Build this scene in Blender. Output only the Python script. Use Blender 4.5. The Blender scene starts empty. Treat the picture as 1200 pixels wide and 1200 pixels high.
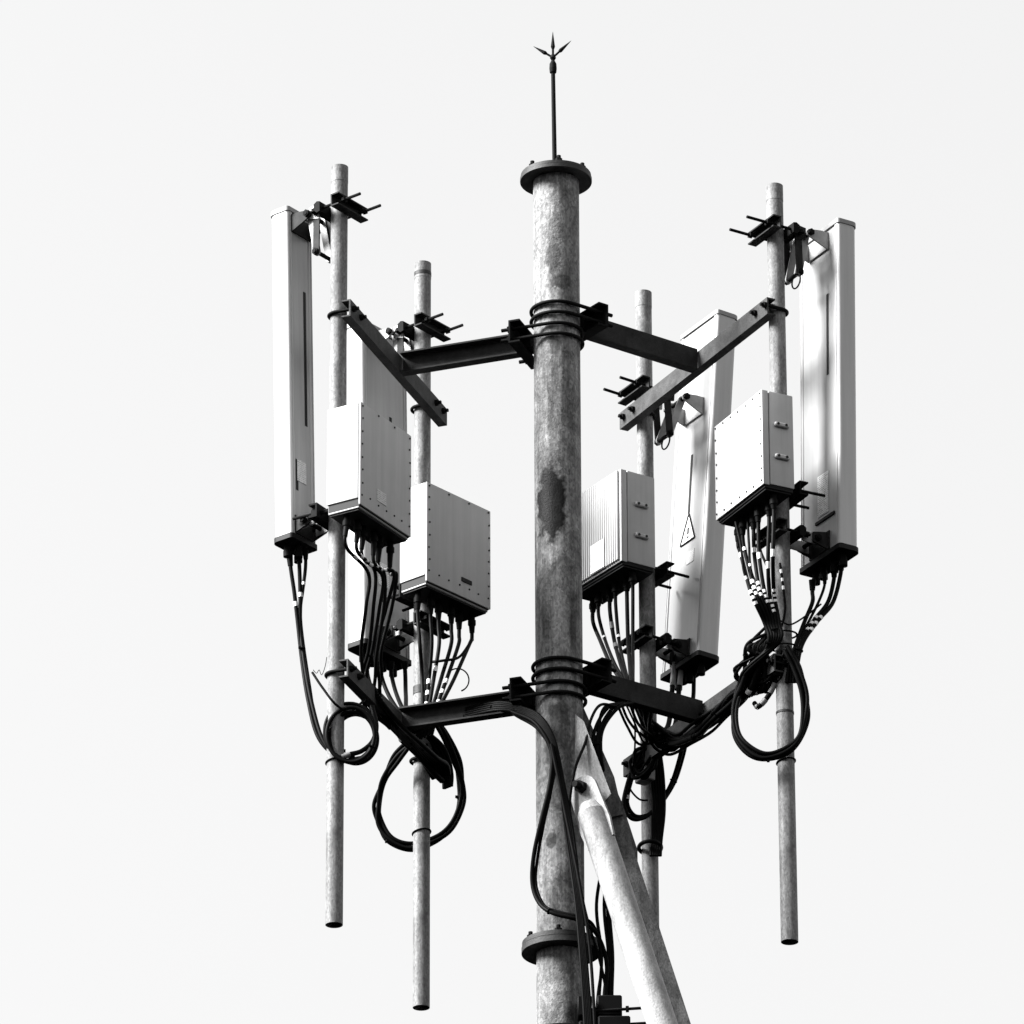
import bpy, bmesh, math, random
from mathutils import Vector, Matrix
R = math.radians
rnd = random.Random(7)
C = bpy.context.scene.collection
scene = bpy.context.scene

# ------------------------------------------------------------------ camera
ZO = 12.3                      # height of the picture's middle above the ground
PITCH, FPX, SC, ROLL, PX0 = 24.5, 8600.0, 0.003, -0.2, 654.0
_p = R(PITCH); _r = R(ROLL)
FW = Vector((0, math.cos(_p), math.sin(_p)))
_up = Vector((0, -math.sin(_p), math.cos(_p))); _rt = Vector((1, 0, 0))
RT = _rt * math.cos(_r) + _up * math.sin(_r)
UP = _up * math.cos(_r) - _rt * math.sin(_r)
CAM = Vector((-(PX0 - 600) * SC, 0, ZO)) - FW * (FPX * SC)
cam = bpy.data.cameras.new('camera'); cam_o = bpy.data.objects.new('camera', cam); C.objects.link(cam_o)
cam.sensor_width = 36; cam.sensor_height = 36; cam.lens = 36 * FPX / 1200
cam.clip_start = 0.5; cam.clip_end = 2000
m = Matrix((RT, UP, -FW)).transposed().to_4x4(); m.translation = CAM
cam_o.matrix_world = m
scene.camera = cam_o

# ------------------------------------------------------------------ light
SUN_TRAVEL, SUN_EL = 11.0, 40.0      # horizontal heading of the light from +X, elevation
w = bpy.data.worlds.new('World'); scene.world = w; w.use_nodes = True
nt = w.node_tree; nt.nodes.clear()
sky = nt.nodes.new('ShaderNodeTexSky'); sky.sky_type = 'NISHITA'; sky.sun_disc = False
sky.sun_elevation = R(SUN_EL)
_sd = Vector((-math.cos(R(SUN_TRAVEL)), -math.sin(R(SUN_TRAVEL)), 0))      # towards the sun
sky.sun_rotation = math.atan2(_sd.x, _sd.y)
sky.altitude = 0; sky.air_density = 2.8; sky.dust_density = 0.0; sky.ozone_density = 1.0
bw = nt.nodes.new('ShaderNodeSeparateColor')                 # a black-and-white photograph
bg = nt.nodes.new('ShaderNodeBackground'); bg.inputs['Strength'].default_value = 0.05
wo = nt.nodes.new('ShaderNodeOutputWorld')
nt.links.new(sky.outputs[0], bw.inputs[0]); nt.links.new(bw.outputs[2], bg.inputs[0]); nt.links.new(bg.outputs[0], wo.inputs[0])
sun = bpy.data.lights.new('sun', 'SUN'); sun.energy = 5.0; sun.angle = R(25); sun.color = (1, 1, 1)
so = bpy.data.objects.new('sun', sun); C.objects.link(so)
tow = Vector((_sd.x * math.cos(R(SUN_EL)), _sd.y * math.cos(R(SUN_EL)), math.sin(R(SUN_EL))))
so.rotation_euler = tow.to_track_quat('Z', 'Y').to_euler(); so.location = (-20, -8, 40)
vs = scene.view_settings
vs.view_transform = 'Standard'; vs.look = 'None'; vs.gamma = 1; vs.exposure = 2.165; vs.use_curve_mapping = False
scene.render.engine = 'CYCLES'

# ------------------------------------------------------------------ materials
def grey(v): return (v, v, v, 1)
def mat(name, base, rough=.5, metal=0.0, spec=.5, var=0.0, scale=8, bump=0.0, bscale=120, stretch=(1, 1, 1), rvar=0.0, detail=5, dist=0.0, fine=0.0, streak=0.0):
    m = bpy.data.materials.new(name); m.use_nodes = True
    n = m.node_tree.nodes; l = m.node_tree.links; b = n['Principled BSDF']
    b.inputs['Base Color'].default_value = grey(base); b.inputs['Roughness'].default_value = rough
    b.inputs['Metallic'].default_value = metal; b.inputs['Specular IOR Level'].default_value = spec
    tc = n.new('ShaderNodeTexCoord'); mp = n.new('ShaderNodeMapping'); mp.inputs['Scale'].default_value = stretch
    l.new(tc.outputs['Object'], mp.inputs[0])
    if var:
        nz = n.new('ShaderNodeTexNoise'); nz.inputs['Scale'].default_value = scale; nz.inputs['Detail'].default_value = detail
        nz.inputs['Roughness'].default_value = .62; nz.inputs['Distortion'].default_value = dist
        l.new(mp.outputs[0], nz.inputs['Vector'])
        cr = n.new('ShaderNodeValToRGB'); l.new(nz.outputs['Fac'], cr.inputs[0])
        cr.color_ramp.elements[0].position = .3; cr.color_ramp.elements[1].position = .7
        cr.color_ramp.elements[0].color = grey(base * (1 - var)); cr.color_ramp.elements[1].color = grey(min(1, base * (1 + var)))
        out = cr.outputs[0]
        if fine:
            vz = n.new('ShaderNodeTexVoronoi'); vz.inputs['Scale'].default_value = scale * 26
            l.new(mp.outputs[0], vz.inputs['Vector'])
            s2 = n.new('ShaderNodeSeparateColor'); l.new(vz.outputs['Color'], s2.inputs[0])
            mr = n.new('ShaderNodeMapRange'); mr.inputs['To Min'].default_value = 1 - fine; mr.inputs['To Max'].default_value = 1 + fine
            l.new(s2.outputs[0], mr.inputs[0])
            mx = n.new('ShaderNodeMix'); mx.data_type = 'RGBA'; mx.blend_type = 'MULTIPLY'; mx.inputs[0].default_value = 1
            l.new(out, mx.inputs[6]); l.new(mr.outputs[0], mx.inputs[7]); out = mx.outputs[2]
        if streak:
            m3 = n.new('ShaderNodeMapping'); m3.inputs['Scale'].default_value = (38, 38, 1.3); l.new(tc.outputs['Object'], m3.inputs[0])
            n3 = n.new('ShaderNodeTexNoise'); n3.inputs['Scale'].default_value = 1; n3.inputs['Detail'].default_value = 6; n3.inputs['Roughness'].default_value = .7
            l.new(m3.outputs[0], n3.inputs['Vector'])
            mr = n.new('ShaderNodeMapRange'); mr.inputs['From Min'].default_value = .35; mr.inputs['From Max'].default_value = .6; mr.inputs['To Min'].default_value = 1 - streak; mr.inputs['To Max'].default_value = 1
            l.new(n3.outputs['Fac'], mr.inputs[0])
            mx = n.new('ShaderNodeMix'); mx.data_type = 'RGBA'; mx.blend_type = 'MULTIPLY'; mx.inputs[0].default_value = 1
            l.new(out, mx.inputs[6]); l.new(mr.outputs[0], mx.inputs[7]); out = mx.outputs[2]
        l.new(out, b.inputs['Base Color'])
        if rvar:
            mr = n.new('ShaderNodeMapRange'); mr.inputs['To Min'].default_value = rough - rvar; mr.inputs['To Max'].default_value = rough + rvar
            l.new(nz.outputs['Fac'], mr.inputs[0]); l.new(mr.outputs[0], b.inputs['Roughness'])
    if bump:
        nb = n.new('ShaderNodeTexNoise'); nb.inputs['Scale'].default_value = bscale; nb.inputs['Detail'].default_value = 4
        l.new(tc.outputs['Object'], nb.inputs['Vector'])
        bp = n.new('ShaderNodeBump'); bp.inputs['Strength'].default_value = bump; bp.inputs['Distance'].default_value = .002
        l.new(nb.outputs['Fac'], bp.inputs['Height']); l.new(bp.outputs[0], b.inputs['Normal'])
    return m
M = {}
M['mast'] = mat('mast_galvanised', .185, .55, .0, .08, .62, 6, .8, 150, (1, 1, .6), .1, 12, 2.6, .34, .5)
M['pole'] = mat('pole_galvanised', .185, .52, .0, .08, .42, 8, .35, 190, (1, 1, .5), .1, 10, 1.6, .25, .4)
M['brace'] = mat('brace_galvanised', .26, .5, .0, .15, .3, 9, .5, 130, (1, 1, .5), .1, 10, 1.2, .18, .25)
M['channel'] = mat('channel_galvanised', .05, .65, .0, .06, .35, 18, .4, 170, (1, 1, 1), .1, 7, .6, .25)
M['dark_steel'] = mat('dark_steel', .005, .7, .0, .05, .3, 25, .2, 200)
M['link'] = mat('zinc_link', .25, .45, .0, .4, .25, 22, .2, 160)
M['flange'] = mat('flange_steel', .022, .6, .0, .25, .5, 20, .4, 140)
M['radome'] = mat('radome_white', .43, .45, 0, .4, .06, 3, .06, 40, (1, 1, .3), 0, 5, 0, 0, .12)
M['back'] = mat('antenna_back', .31, .36, .0, .55, .14, 4, .08, 30, (1, 1, .3), .05, 4, .8, 0, .16)
M['paint'] = mat('radio_paint', .39, .5, 0, .4, .06, 6, .14, 220, (1, 1, 1), 0, 6, 0, 0, .12)
M['base'] = mat('radio_base', .2, .5, 0, .4, .08, 9)
M['rubber'] = mat('cable_rubber', .003, .5, 0, .035, .3, 30)
M['boot'] = mat('boot_rubber', .004, .6, 0, .04)
M['band'] = mat('marker_band', .72, .5)
M['bracket'] = mat('bracket_steel', .018, .65, 0, .08, .4, 30, .2, 200)
M['arm'] = mat('arm_steel', .020, .65, 0, .08, .5, 16, .3, 160, (1, 1, 1), .1, 8, .6, .2)
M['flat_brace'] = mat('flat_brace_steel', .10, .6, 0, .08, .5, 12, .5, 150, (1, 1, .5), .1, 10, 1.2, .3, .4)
M['screw'] = mat('screw_head', .008, .5, 0, .2)
M['slot'] = mat('slot_rubber', .006, .6, 0, .15)
M['sleeve'] = mat('sleeve_grey', .16, .5, 0, .4, .2, 30)
def stain_shade(m, ellipses):
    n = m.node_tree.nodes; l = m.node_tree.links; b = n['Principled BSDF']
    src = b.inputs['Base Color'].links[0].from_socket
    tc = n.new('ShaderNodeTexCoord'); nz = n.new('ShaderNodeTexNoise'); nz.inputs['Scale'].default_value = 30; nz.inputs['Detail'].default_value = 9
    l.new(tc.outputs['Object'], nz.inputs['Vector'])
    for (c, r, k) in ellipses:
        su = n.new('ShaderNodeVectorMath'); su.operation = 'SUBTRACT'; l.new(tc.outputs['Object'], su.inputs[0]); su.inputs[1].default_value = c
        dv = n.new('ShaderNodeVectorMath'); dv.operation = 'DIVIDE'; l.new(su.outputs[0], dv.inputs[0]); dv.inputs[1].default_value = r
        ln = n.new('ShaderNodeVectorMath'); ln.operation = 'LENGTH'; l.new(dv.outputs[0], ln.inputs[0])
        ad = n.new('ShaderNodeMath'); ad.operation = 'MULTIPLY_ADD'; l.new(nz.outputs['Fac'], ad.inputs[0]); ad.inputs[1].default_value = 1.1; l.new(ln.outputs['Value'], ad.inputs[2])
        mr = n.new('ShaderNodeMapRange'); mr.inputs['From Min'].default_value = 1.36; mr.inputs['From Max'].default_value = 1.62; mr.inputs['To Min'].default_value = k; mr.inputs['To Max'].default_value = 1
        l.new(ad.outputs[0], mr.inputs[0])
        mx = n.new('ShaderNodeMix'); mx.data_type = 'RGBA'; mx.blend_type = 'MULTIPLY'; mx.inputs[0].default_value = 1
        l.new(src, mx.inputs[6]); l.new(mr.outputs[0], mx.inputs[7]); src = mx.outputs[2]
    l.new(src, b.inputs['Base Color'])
def sticker(name, base, ink, period):
    m = mat(name, base, .45)
    n = m.node_tree.nodes; l = m.node_tree.links; b = n['Principled BSDF']
    tc = n.new('ShaderNodeTexCoord'); wv = n.new('ShaderNodeTexWave'); wv.bands_direction = 'Z'; wv.inputs['Scale'].default_value = period
    nz = n.new('ShaderNodeTexNoise'); nz.inputs['Scale'].default_value = 160
    l.new(tc.outputs['Object'], wv.inputs['Vector']); l.new(tc.outputs['Object'], nz.inputs['Vector'])
    mu = n.new('ShaderNodeMath'); mu.operation = 'MULTIPLY'; l.new(wv.outputs['Fac'], mu.inputs[0]); l.new(nz.outputs['Fac'], mu.inputs[1])
    cr = n.new('ShaderNodeValToRGB'); l.new(mu.outputs[0], cr.inputs[0]); cr.color_ramp.interpolation = 'CONSTANT'
    cr.color_ramp.elements[0].color = grey(base); cr.color_ramp.elements[1].color = grey(ink); cr.color_ramp.elements[1].position = .42
    l.new(cr.outputs[0], b.inputs['Base Color'])
    return m
M['sticker'] = sticker('printed_sticker', .7, .15, 42)
M['grey_print'] = sticker('grey_print', .5, .2, 42)

# ------------------------------------------------------------------ mesh helpers
class MB:
    def __init__(s): s.bm = bmesh.new()
    def box(s, c, d, bev=0.0, seg=1):
        r = bmesh.ops.create_cube(s.bm, size=1)
        vs = r['verts']
        for v in vs: v.co = Vector((v.co.x * d[0] + c[0], v.co.y * d[1] + c[1], v.co.z * d[2] + c[2]))
        if bev:
            es = list({e for v in vs for e in v.link_edges})
            bmesh.ops.bevel(s.bm, geom=es, offset=bev, segments=seg, affect='EDGES', profile=.6)
        return s
    def cyl(s, a, b, r, r2=None, n=16, cap=True):
        a, b = Vector(a), Vector(b); r2 = r if r2 is None else r2
        q = (b - a).to_track_quat('Z', 'X')
        A = [s.bm.verts.new(a + q @ Vector((r * math.cos(2 * math.pi * i / n), r * math.sin(2 * math.pi * i / n), 0))) for i in range(n)]
        B = [s.bm.verts.new(b + q @ Vector((r2 * math.cos(2 * math.pi * i / n), r2 * math.sin(2 * math.pi * i / n), 0))) for i in range(n)]
        for i in range(n): s.bm.faces.new((A[i], A[(i + 1) % n], B[(i + 1) % n], B[i]))
        if cap: s.bm.faces.new(A[::-1]); s.bm.faces.new(B)
        return s
    def pipe(s, z0, z1, ro, ri, n=40, c=(0, 0)):          # hollow vertical tube
        L = []
        for r, z in ((ro, z0), (ro, z1), (ri, z1), (ri, z0)):
            L.append([s.bm.verts.new((c[0] + r * math.cos(2 * math.pi * i / n), c[1] + r * math.sin(2 * math.pi * i / n), z)) for i in range(n)])
        for k in range(4):
            A, B = L[k], L[(k + 1) % 4]
            for i in range(n): s.bm.faces.new((A[i], A[(i + 1) % n], B[(i + 1) % n], B[i]))
        return s
    def tube(s, pts, r, n=8):
        pts = [Vector(p) for p in pts]; rings = []
        t0 = (pts[1] - pts[0]).normalized(); nrm = t0.orthogonal().normalized()
        for i, p in enumerate(pts):
            t = (pts[min(i + 1, len(pts) - 1)] - pts[max(i - 1, 0)])
            t = t.normalized() if t.length > 1e-9 else t0
            nrm = (nrm - t * nrm.dot(t)).normalized(); bn = t.cross(nrm)
            rr = r(i / (len(pts) - 1)) if callable(r) else r
            rings.append([s.bm.verts.new(p + (nrm * math.cos(2 * math.pi * k / n) + bn * math.sin(2 * math.pi * k / n)) * rr) for k in range(n)])
        for A, B in zip(rings, rings[1:]):
            for i in range(n): s.bm.faces.new((A[i], A[(i + 1) % n], B[(i + 1) % n], B[i]))
        s.bm.faces.new(rings[0][::-1]); s.bm.faces.new(rings[-1])
        return s
    def prism(s, prof, f, a, b):                          # profile (u,v) swept from a to b; f(u,v,t)->xyz
        A = [s.bm.verts.new(f(u, v, a)) for u, v in prof]; B = [s.bm.verts.new(f(u, v, b)) for u, v in prof]
        k = len(prof)
        for i in range(k): s.bm.faces.new((A[i], A[(i + 1) % k], B[(i + 1) % k], B[i]))
        s.bm.faces.new(A[::-1]); s.bm.faces.new(B)
        return s
    def hexa(s, a, b, r): return s.cyl(a, b, r, n=6)
    def build(s, name, material, parent=None, ang=38):
        bmesh.ops.recalc_face_normals(s.bm, faces=s.bm.faces[:])
        me = bpy.data.meshes.new(name); s.bm.to_mesh(me); s.bm.free()
        me.materials.append(M[material])
        for p in me.polygons: p.use_smooth = True
        me.set_sharp_from_angle(angle=R(ang))
        o = bpy.data.objects.new(name, me); C.objects.link(o)
        if parent: o.parent = parent
        return o
def thing(name, label, cat, loc, rz=0, tilt=0, group=None):
    o = bpy.data.objects.new(name, None); C.objects.link(o); o.empty_display_size = .05
    o.location = (loc[0], loc[1], loc[2] + ZO); o.rotation_euler = (0, tilt, rz)
    o['label'] = label; o['category'] = cat
    if group: o['group'] = group
    return o
def at(px, py, Y):
    """world point (z relative to ZO) seen at photo pixel (px,py) at depth Y behind the mast axis"""
    d = FW + RT * ((px - 600) / FPX) - UP * ((py - 600) / FPX)
    p = CAM + d * ((Y - CAM.y) / d.y)
    return Vector((p.x, p.y, p.z - ZO))
def zfor(px, py, Y): return at(px, py, Y).z
def spline(pts, k=10):
    P = [pts[0] * 2 - pts[1]] + list(pts) + [pts[-1] * 2 - pts[-2]]; out = []
    for i in range(1, len(P) - 2):
        a, b, c, d = P[i - 1], P[i], P[i + 1], P[i + 2]
        for j in range(k):
            t = j / k
            out.append(.5 * ((2 * b) + (c - a) * t + (2 * a - 5 * b + 4 * c - d) * t * t + (3 * b - a - 3 * c + d) * t ** 3))
    out.append(pts[-1]); return out

# ------------------------------------------------------------------ the mast
def onmast(px, py):
    for Y in [-.083 + .002 * i for i in range(42)]:
        v = at(px, py, Y)
        if v.x ** 2 + v.y ** 2 <= .0825 ** 2: break
    return (v.x, v.y, v.z + ZO)
stain_shade(M['mast'], [(onmast(645, 590), (.060, .07, .145), .06), (onmast(648, 300), (.03, .05, .06), .45), (onmast(646, 985), (.02, .04, .03), .35), (onmast(650, 402), (.02, .04, .05), .5), (onmast(660, 330), (.04, .05, .03), .5), (onmast(655, 880), (.05, .06, .22), .4), (onmast(640, 700), (.02, .05, .2), .6)])  # stain blotches; shade under the upper clamp and lower down is painted in too
RM = .0825
ZTOP, ZFL = 1.300, -1.640
mast = thing('mast', 'thick galvanised steel mast carrying all the antennas', 'mast', (0, 0, -ZO))
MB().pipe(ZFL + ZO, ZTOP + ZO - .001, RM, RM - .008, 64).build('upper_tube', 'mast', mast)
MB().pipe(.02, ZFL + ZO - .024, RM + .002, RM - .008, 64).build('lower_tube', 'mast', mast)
def flange(z, r, th, n, up, dn, rad, a0=0.3):
    f = MB().cyl((0, 0, z), (0, 0, z + th), r, n=64).build('flange', 'flange', mast)
    for i in range(n):
        a = a0 + 2 * math.pi * i / n
        x, y = rad * math.cos(a), rad * math.sin(a)
        MB().hexa((x, y, z + th), (x, y, z + th + up), .0125).cyl((x, y, z + th), (x, y, z + th + up + .012), .0075, n=8).build('bolt', 'dark_steel', f)
        if dn: MB().hexa((x, y, z - dn), (x, y, z), .0115).cyl((x, y, z - dn - .012), (x, y, z), .007, n=8).build('nut', 'dark_steel', f)
    return f
f1 = MB().cyl((0, 0, ZTOP + ZO), (0, 0, ZTOP + ZO + .013), .1290, n=64).build('flange', 'flange', mast)
f2 = flange(ZTOP + ZO + .0150, .1265, .011, 6, .016, .0, .104, .62)
f3 = MB().cyl((0, 0, ZFL + ZO), (0, 0, ZFL + ZO + .016), .133, n=64).build('flange', 'flange', mast)
f4 = flange(ZFL + ZO - .0225, .135, .020, 6, .030, .0, .115, .45)
MB().pipe(ZFL + ZO + .016, ZFL + ZO + .03, RM + .009, RM - .002, 64).build('weld_collar', 'flange', mast)

rod = thing('lightning_rod', 'thin black lightning rod with three pointed prongs on top of the mast', 'lightning rod', (-.004, .0, ZTOP + .038))
zr = zfor(647, 84, 0) - (ZTOP + .038)
MB().cyl((0, 0, 0), (-.004, 0, zr), .0085, .0075, n=12).build('shaft', 'dark_steel', rod)
MB().cyl((0.003, 0, 0), (.003, 0, .05), .005, n=8).hexa((0, 0, 0), (0, 0, .012), .016).build('base_nut', 'dark_steel', rod)
MB().cyl((-.004, 0, zr - .004), (-.004, 0, zr + .012), .012, .0135, n=12).cyl((-.004, 0, zr + .012), (-.004, 0, zr + .032), .0135, .0125, n=12).cyl((-.004, 0, zr + .032), (-.004, 0, zr + .046), .0125, .006, n=12).build('coupling', 'dark_steel', rod)
MB().cyl((-.004, 0, zr + .044), (-.004, 0, zr + .056), .005, .0115, n=10).cyl((-.004, 0, zr + .056), (-.004, 0, zr + .070), .0115, .006, n=10).build('hub', 'dark_steel', rod)
for (x, y, l) in ((-.070, .012, .052), (0, 0, .105), (.066, -.012, .062)):
    a = Vector((-.004, 0, zr + .058)); b = Vector((-.004 + x, y, zr + .058 + l * 1.0)); k = a.lerp(b, .42)
    MB().cyl(a, a.lerp(b, .36), .0042, n=8).cyl(a.lerp(b, .34), k, .0052, .0078, n=8).cyl(k, b, .0078, .0006, n=8).build('prong', 'dark_steel', rod)

# ------------------------------------------------------------------ poles
P1, P2, P3, P4 = (-.772, -.182), (-.4854, .592), (.3258, .839), (.7826, -.023)
POLES = {}
def pole(key, p, ztop, zbot, label):
    t = thing('mounting_pole', label, 'pole', (p[0], p[1], zbot), group='vertical mounting poles')
    MB().pipe(0, ztop - zbot, .030, .0255, 32).build('tube', 'pole', t)
    MB().pipe(ztop - zbot - .06, ztop - zbot + .002, .0308, .0300, 32).build('end_band', 'pole', t)
    POLES[key] = t
pole(1, P1, zfor(398, 197, P1[1]), zfor(391, 1084, P1[1]), 'galvanised pole carrying the narrow white panel antenna')
pole(2, P2, zfor(495.5, 310, P2[1]), zfor(490, 1181, P2[1]), 'galvanised pole with a large black cable loop behind its lower half')
pole(3, P3, zfor(754, 344, P3[1]), zfor(775, 1180, P3[1]), 'galvanised pole carrying the tilted antenna with a warning triangle')
pole(4, P4, zfor(907.5, 219, P4[1]), zfor(926, 1104, P4[1]), 'galvanised pole with a round cable coil hanging in front of its lower half')

# ------------------------------------------------------------------ support frames
def chan(h, f, t):     # C profile: web at u=0..t, flanges towards +u ; v = height
    return [(0, -h / 2), (f, -h / 2), (f, -h / 2 + t), (t, -h / 2 + t), (t, h / 2 - t), (f, h / 2 - t), (f, h / 2), (0, h / 2)]
def hexbolt(mb, a, dirv, r=.011, l=.011, shank=.014):
    a = Vector(a); d = Vector(dirv)
    mb.hexa(a, a + d * l, r).cyl(a + d * l, a + d * (l + shank), r * .55, n=8)
    return mb
def frame(az, azb, Z, dist, ys, ext, label):
    D = R(azb - az); cD, sD = math.cos(D), math.sin(D)
    W = lambda x, y, z: (x * cD - y * sD, x * sD + y * cD, z)      # bar axes to arm axes
    t = thing('support_frame', label, 'support frame', (0, 0, Z), R(az), group='crossbar frames clamped to the mast')
    web = dist - .030 - .036                              # inner face of crossbar web
    prof = chan(.080, .040, .006)
    f = lambda u, v, x: (x - (u - .02) * math.tan(D) * (1 if x > .3 else 0), -.020 + u, v)
    MB().prism(prof, f, .142, web / cD - .004).build('arm', 'arm', t)
    y0, y1 = min(ys) - ext[0], max(ys) + ext[1]
    MB().prism(chan(.066, .034, .0055), lambda u, v, y: W(web + u, y, v), y0, y1).build('crossbar', 'channel', t)
    # clamp round the mast
    cl = MB().prism(chan(.088, .042, .006), lambda u, v, y: (.141 - u, y, v), -.118, .118).build('clamp_channel', 'dark_steel', t)
    MB().prism([(-.03, -.04), (.03, -.04), (.012, .0), (-.012, .0)], lambda u, v, z: (.1345 - .0095 + v * .9, u * 1.2, z), -.03, .03).build('saddle', 'dark_steel', t)
    for k in (-1, 1):
        z = k * .0205; r = RM + .009; pts = [(.176, r, z), (.10, r, z), (.04, r, z)]
        pts += [(r * math.cos(a), r * math.sin(a), z) for a in [R(90 + i * 7.5) for i in range(25)]]
        pts += [(.04, -r, z), (.10, -r, z), (.176, -r, z)]
        u = MB().tube(pts, .0068, 10).build('mast_u_bolt', 'dark_steel', t)
        for s in (-1, 1):
            MB().hexa((.1415, s * r, z), (.152, s * r, z), .0135).build('nut', 'dark_steel', u)
    for yy in ys:                                          # U-bolts holding the poles
        rr = .0365
        pts = [(web - .022, yy - rr, 0.004), (web + .03, yy - rr, .004)]
        pts += [(dist + rr * math.sin(a), yy - rr * math.cos(a), .004) for a in [R(i * 9) for i in range(21)]]
        pts += [(web + .03, yy + rr, .004), (web - .022, yy + rr, .004)]
        u = MB().tube([W(*q) for q in pts], .0062, 10).build('pole_u_bolt', 'dark_steel', t)
        for s in (-1, 1):
            hexbolt(MB(), W(web - .0005, yy + s * rr, .004), W(-1, 0, 0), .0125, .011, .011).build('nut', 'dark_steel', u)
    return t
ZL1, ZR1, ZL2, ZR2 = .675, .760, -.705, -.617
YL, YR = (.435, -.390), (-.387, .588)
frame(160, 160, ZL1, .661, YL, (.085, .06), 'upper dark crossbar frame reaching to the narrow antenna pole')
frame(36, 28, ZR1, .6805, YR, (.045, .07), 'upper crossbar frame with a light sunlit bar, reaching to the tilted antenna')
frame(160, 160, ZL2, .661, YL, (.085, .06), 'lower crossbar frame with the large cable loop hanging below its far end')
frame(36, 28, ZR2, .6805, YR, (.045, .07), 'lower crossbar frame with cables lying along its bar and a coil below')

# ------------------------------------------------------------------ panel antennas
def rrect(d, wd, rf, rb, k=6):
    pts = []
    for cx, cy, r, a0 in ((d / 2 - rf, wd / 2 - rf, rf, 0), (-d / 2 + rb, wd / 2 - rb, rb, 90), (-d / 2 + rb, -wd / 2 + rb, rb, 180), (d / 2 - rf, -wd / 2 + rf, rf, 270)):
        for i in range(k + 1):
            a = R(a0 + 90 * i / k); pts.append((cx + r * math.cos(a), cy + r * math.sin(a)))
    return pts
def antenna(p, az, wd, d, h, tilt, zb, gap, near, label, slots, stick, conn, rod_in=.075, low=.0, ring=False):
    n = Vector((math.cos(R(az)), math.sin(R(az))))
    cx, cy = p[0] + n.x * gap, p[1] + n.y * gap
    T = R(tilt); zp = .1                                    # pole stands at x = -(gap + (z-zp) tan T)
    t = thing('panel_antenna', label, 'antenna', (cx - n.x * zp * math.tan(T), cy - n.y * zp * math.tan(T), zb), R(az), T, 'tall panel antennas')
    px = lambda z: -(gap + (z - zp) * math.tan(T))
    xb = -d / 2
    rf, rb, lip, rec = .026, .012, .022, .005
    prof = rrect(d, wd, rf, rb)
    # cut the shallow recess into the back between two lips
    q = []
    kk = 7
    q += prof[:2 * kk]
    q += [(xb, wd / 2 - lip), (xb + rec, wd / 2 - lip - .003), (xb + rec, -wd / 2 + lip + .003), (xb, -wd / 2 + lip)]
    q += prof[2 * kk:]
    bd = MB().prism(q, lambda u, v, z: (u, v, z), .012, h - .012).build('radome', 'radome', t)
    MB().box((xb + rec - .0002, 0, h / 2), (.0032, wd - 2 * lip - .010, h - .03)).build('back_panel', 'back', t)
    for s in (-1, 1):                                        # drip grooves along the lips
        MB().box((xb - .0005, s * (wd / 2 - lip * .62), h / 2), (.003, .003, h - .03)).build('edge_bead', 'back', t)
    cap = lambda a, b, g: MB().prism(rrect(d + g, wd + g, rf, rb), lambda u, v, z: (u, v, z), a, b)
    cap(h - .0125, h + .004, .006).build('top_cap', 'base', t)
    cap(-.006, .0125, .008).build('bottom_cap', 'slot', t)
    for (y, z0, z1) in slots:
        MB().box((xb + rec - .0022, y, (z0 + z1) / 2), (.0022, .013, z1 - z0)).build('slot', 'slot', t)
    for kind, y, z, sw, sh in stick:
        if kind == 'tri':
            g = MB().prism([(y - sw / 2, z), (y + sw / 2, z), (y, z + sh)], lambda u, v, x: (x, u, v), xb + rec - .0036, xb + rec - .0017).build('warning_sign', 'band', t)
            for (a, b) in (((y - sw / 2, z), (y + sw / 2, z)), ((y + sw / 2, z), (y, z + sh)), ((y, z + sh), (y - sw / 2, z))):
                MB().cyl((xb + rec - .004, a[0], a[1]), (xb + rec - .004, b[0], b[1]), .0032, n=6).build('sign_border', 'screw', g)
            for dz, l in ((.016, .007), (.032, .026)):
                MB().box((xb + rec - .0041, y, z + dz + l / 2), (.0020, .011, l)).build('sign_mark', 'screw', g)
        elif kind == 'bar':
            MB().box((xb + rec - .0045, y, z), (.006, sw, sh), .001).build('strip', 'slot', t)
        else:
            MB().box((xb + rec - .0026, y, z), (.0022, sw, sh)).build('sticker', 'sticker' if kind == 'w' else 'grey_print', t)
    # connectors under the antenna
    for (x, y) in conn:
        MB().cyl((x, y, -.034), (x, y, -.005), .012, n=12).cyl((x, y, -.052), (x, y, -.03), .015, n=12).build('connector', 'boot', t)
    # upper bracket: saddle on the antenna, two-link scissor arm, clamp round the pole
    zu = h - .058 - low
    X0 = px(zu)
    hw = min(wd * .38, .066)
    b = MB().box((xb - .0005, 0, zu), (.006, hw * 2, .068), .001)
    b.prism([(0, -.036), (-.05, -.016), (-.086, .0), (-.090, .013), (-.082, .024), (-.03, .032), (0, .032)], lambda u, v, y: (xb + u, y, zu + v), hw - .006, hw)
    b.prism([(0, -.036), (-.05, -.016), (-.086, .0), (-.090, .013), (-.082, .024), (-.03, .032), (0, .032)], lambda u, v, y: (xb + u, y, zu + v), -hw, -hw + .006)
    up = b.build('upper_bracket', 'bracket' if wd < .2 else 'link', t)
    MB().cyl((xb - .074, -hw - .012, zu + .012), (xb - .074, hw + .012, zu + .012), .008, n=10).hexa((xb - .074, hw, zu + .012), (xb - .074, hw + .010, zu + .012), .013).hexa((xb - .074, -hw - .010, zu + .012), (xb - .074, -hw, zu + .012), .013).build('pivot_bolt', 'dark_steel', up)
    kx, kz = (xb - .074 + X0 + .070) / 2 - .012, zu - .145
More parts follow.
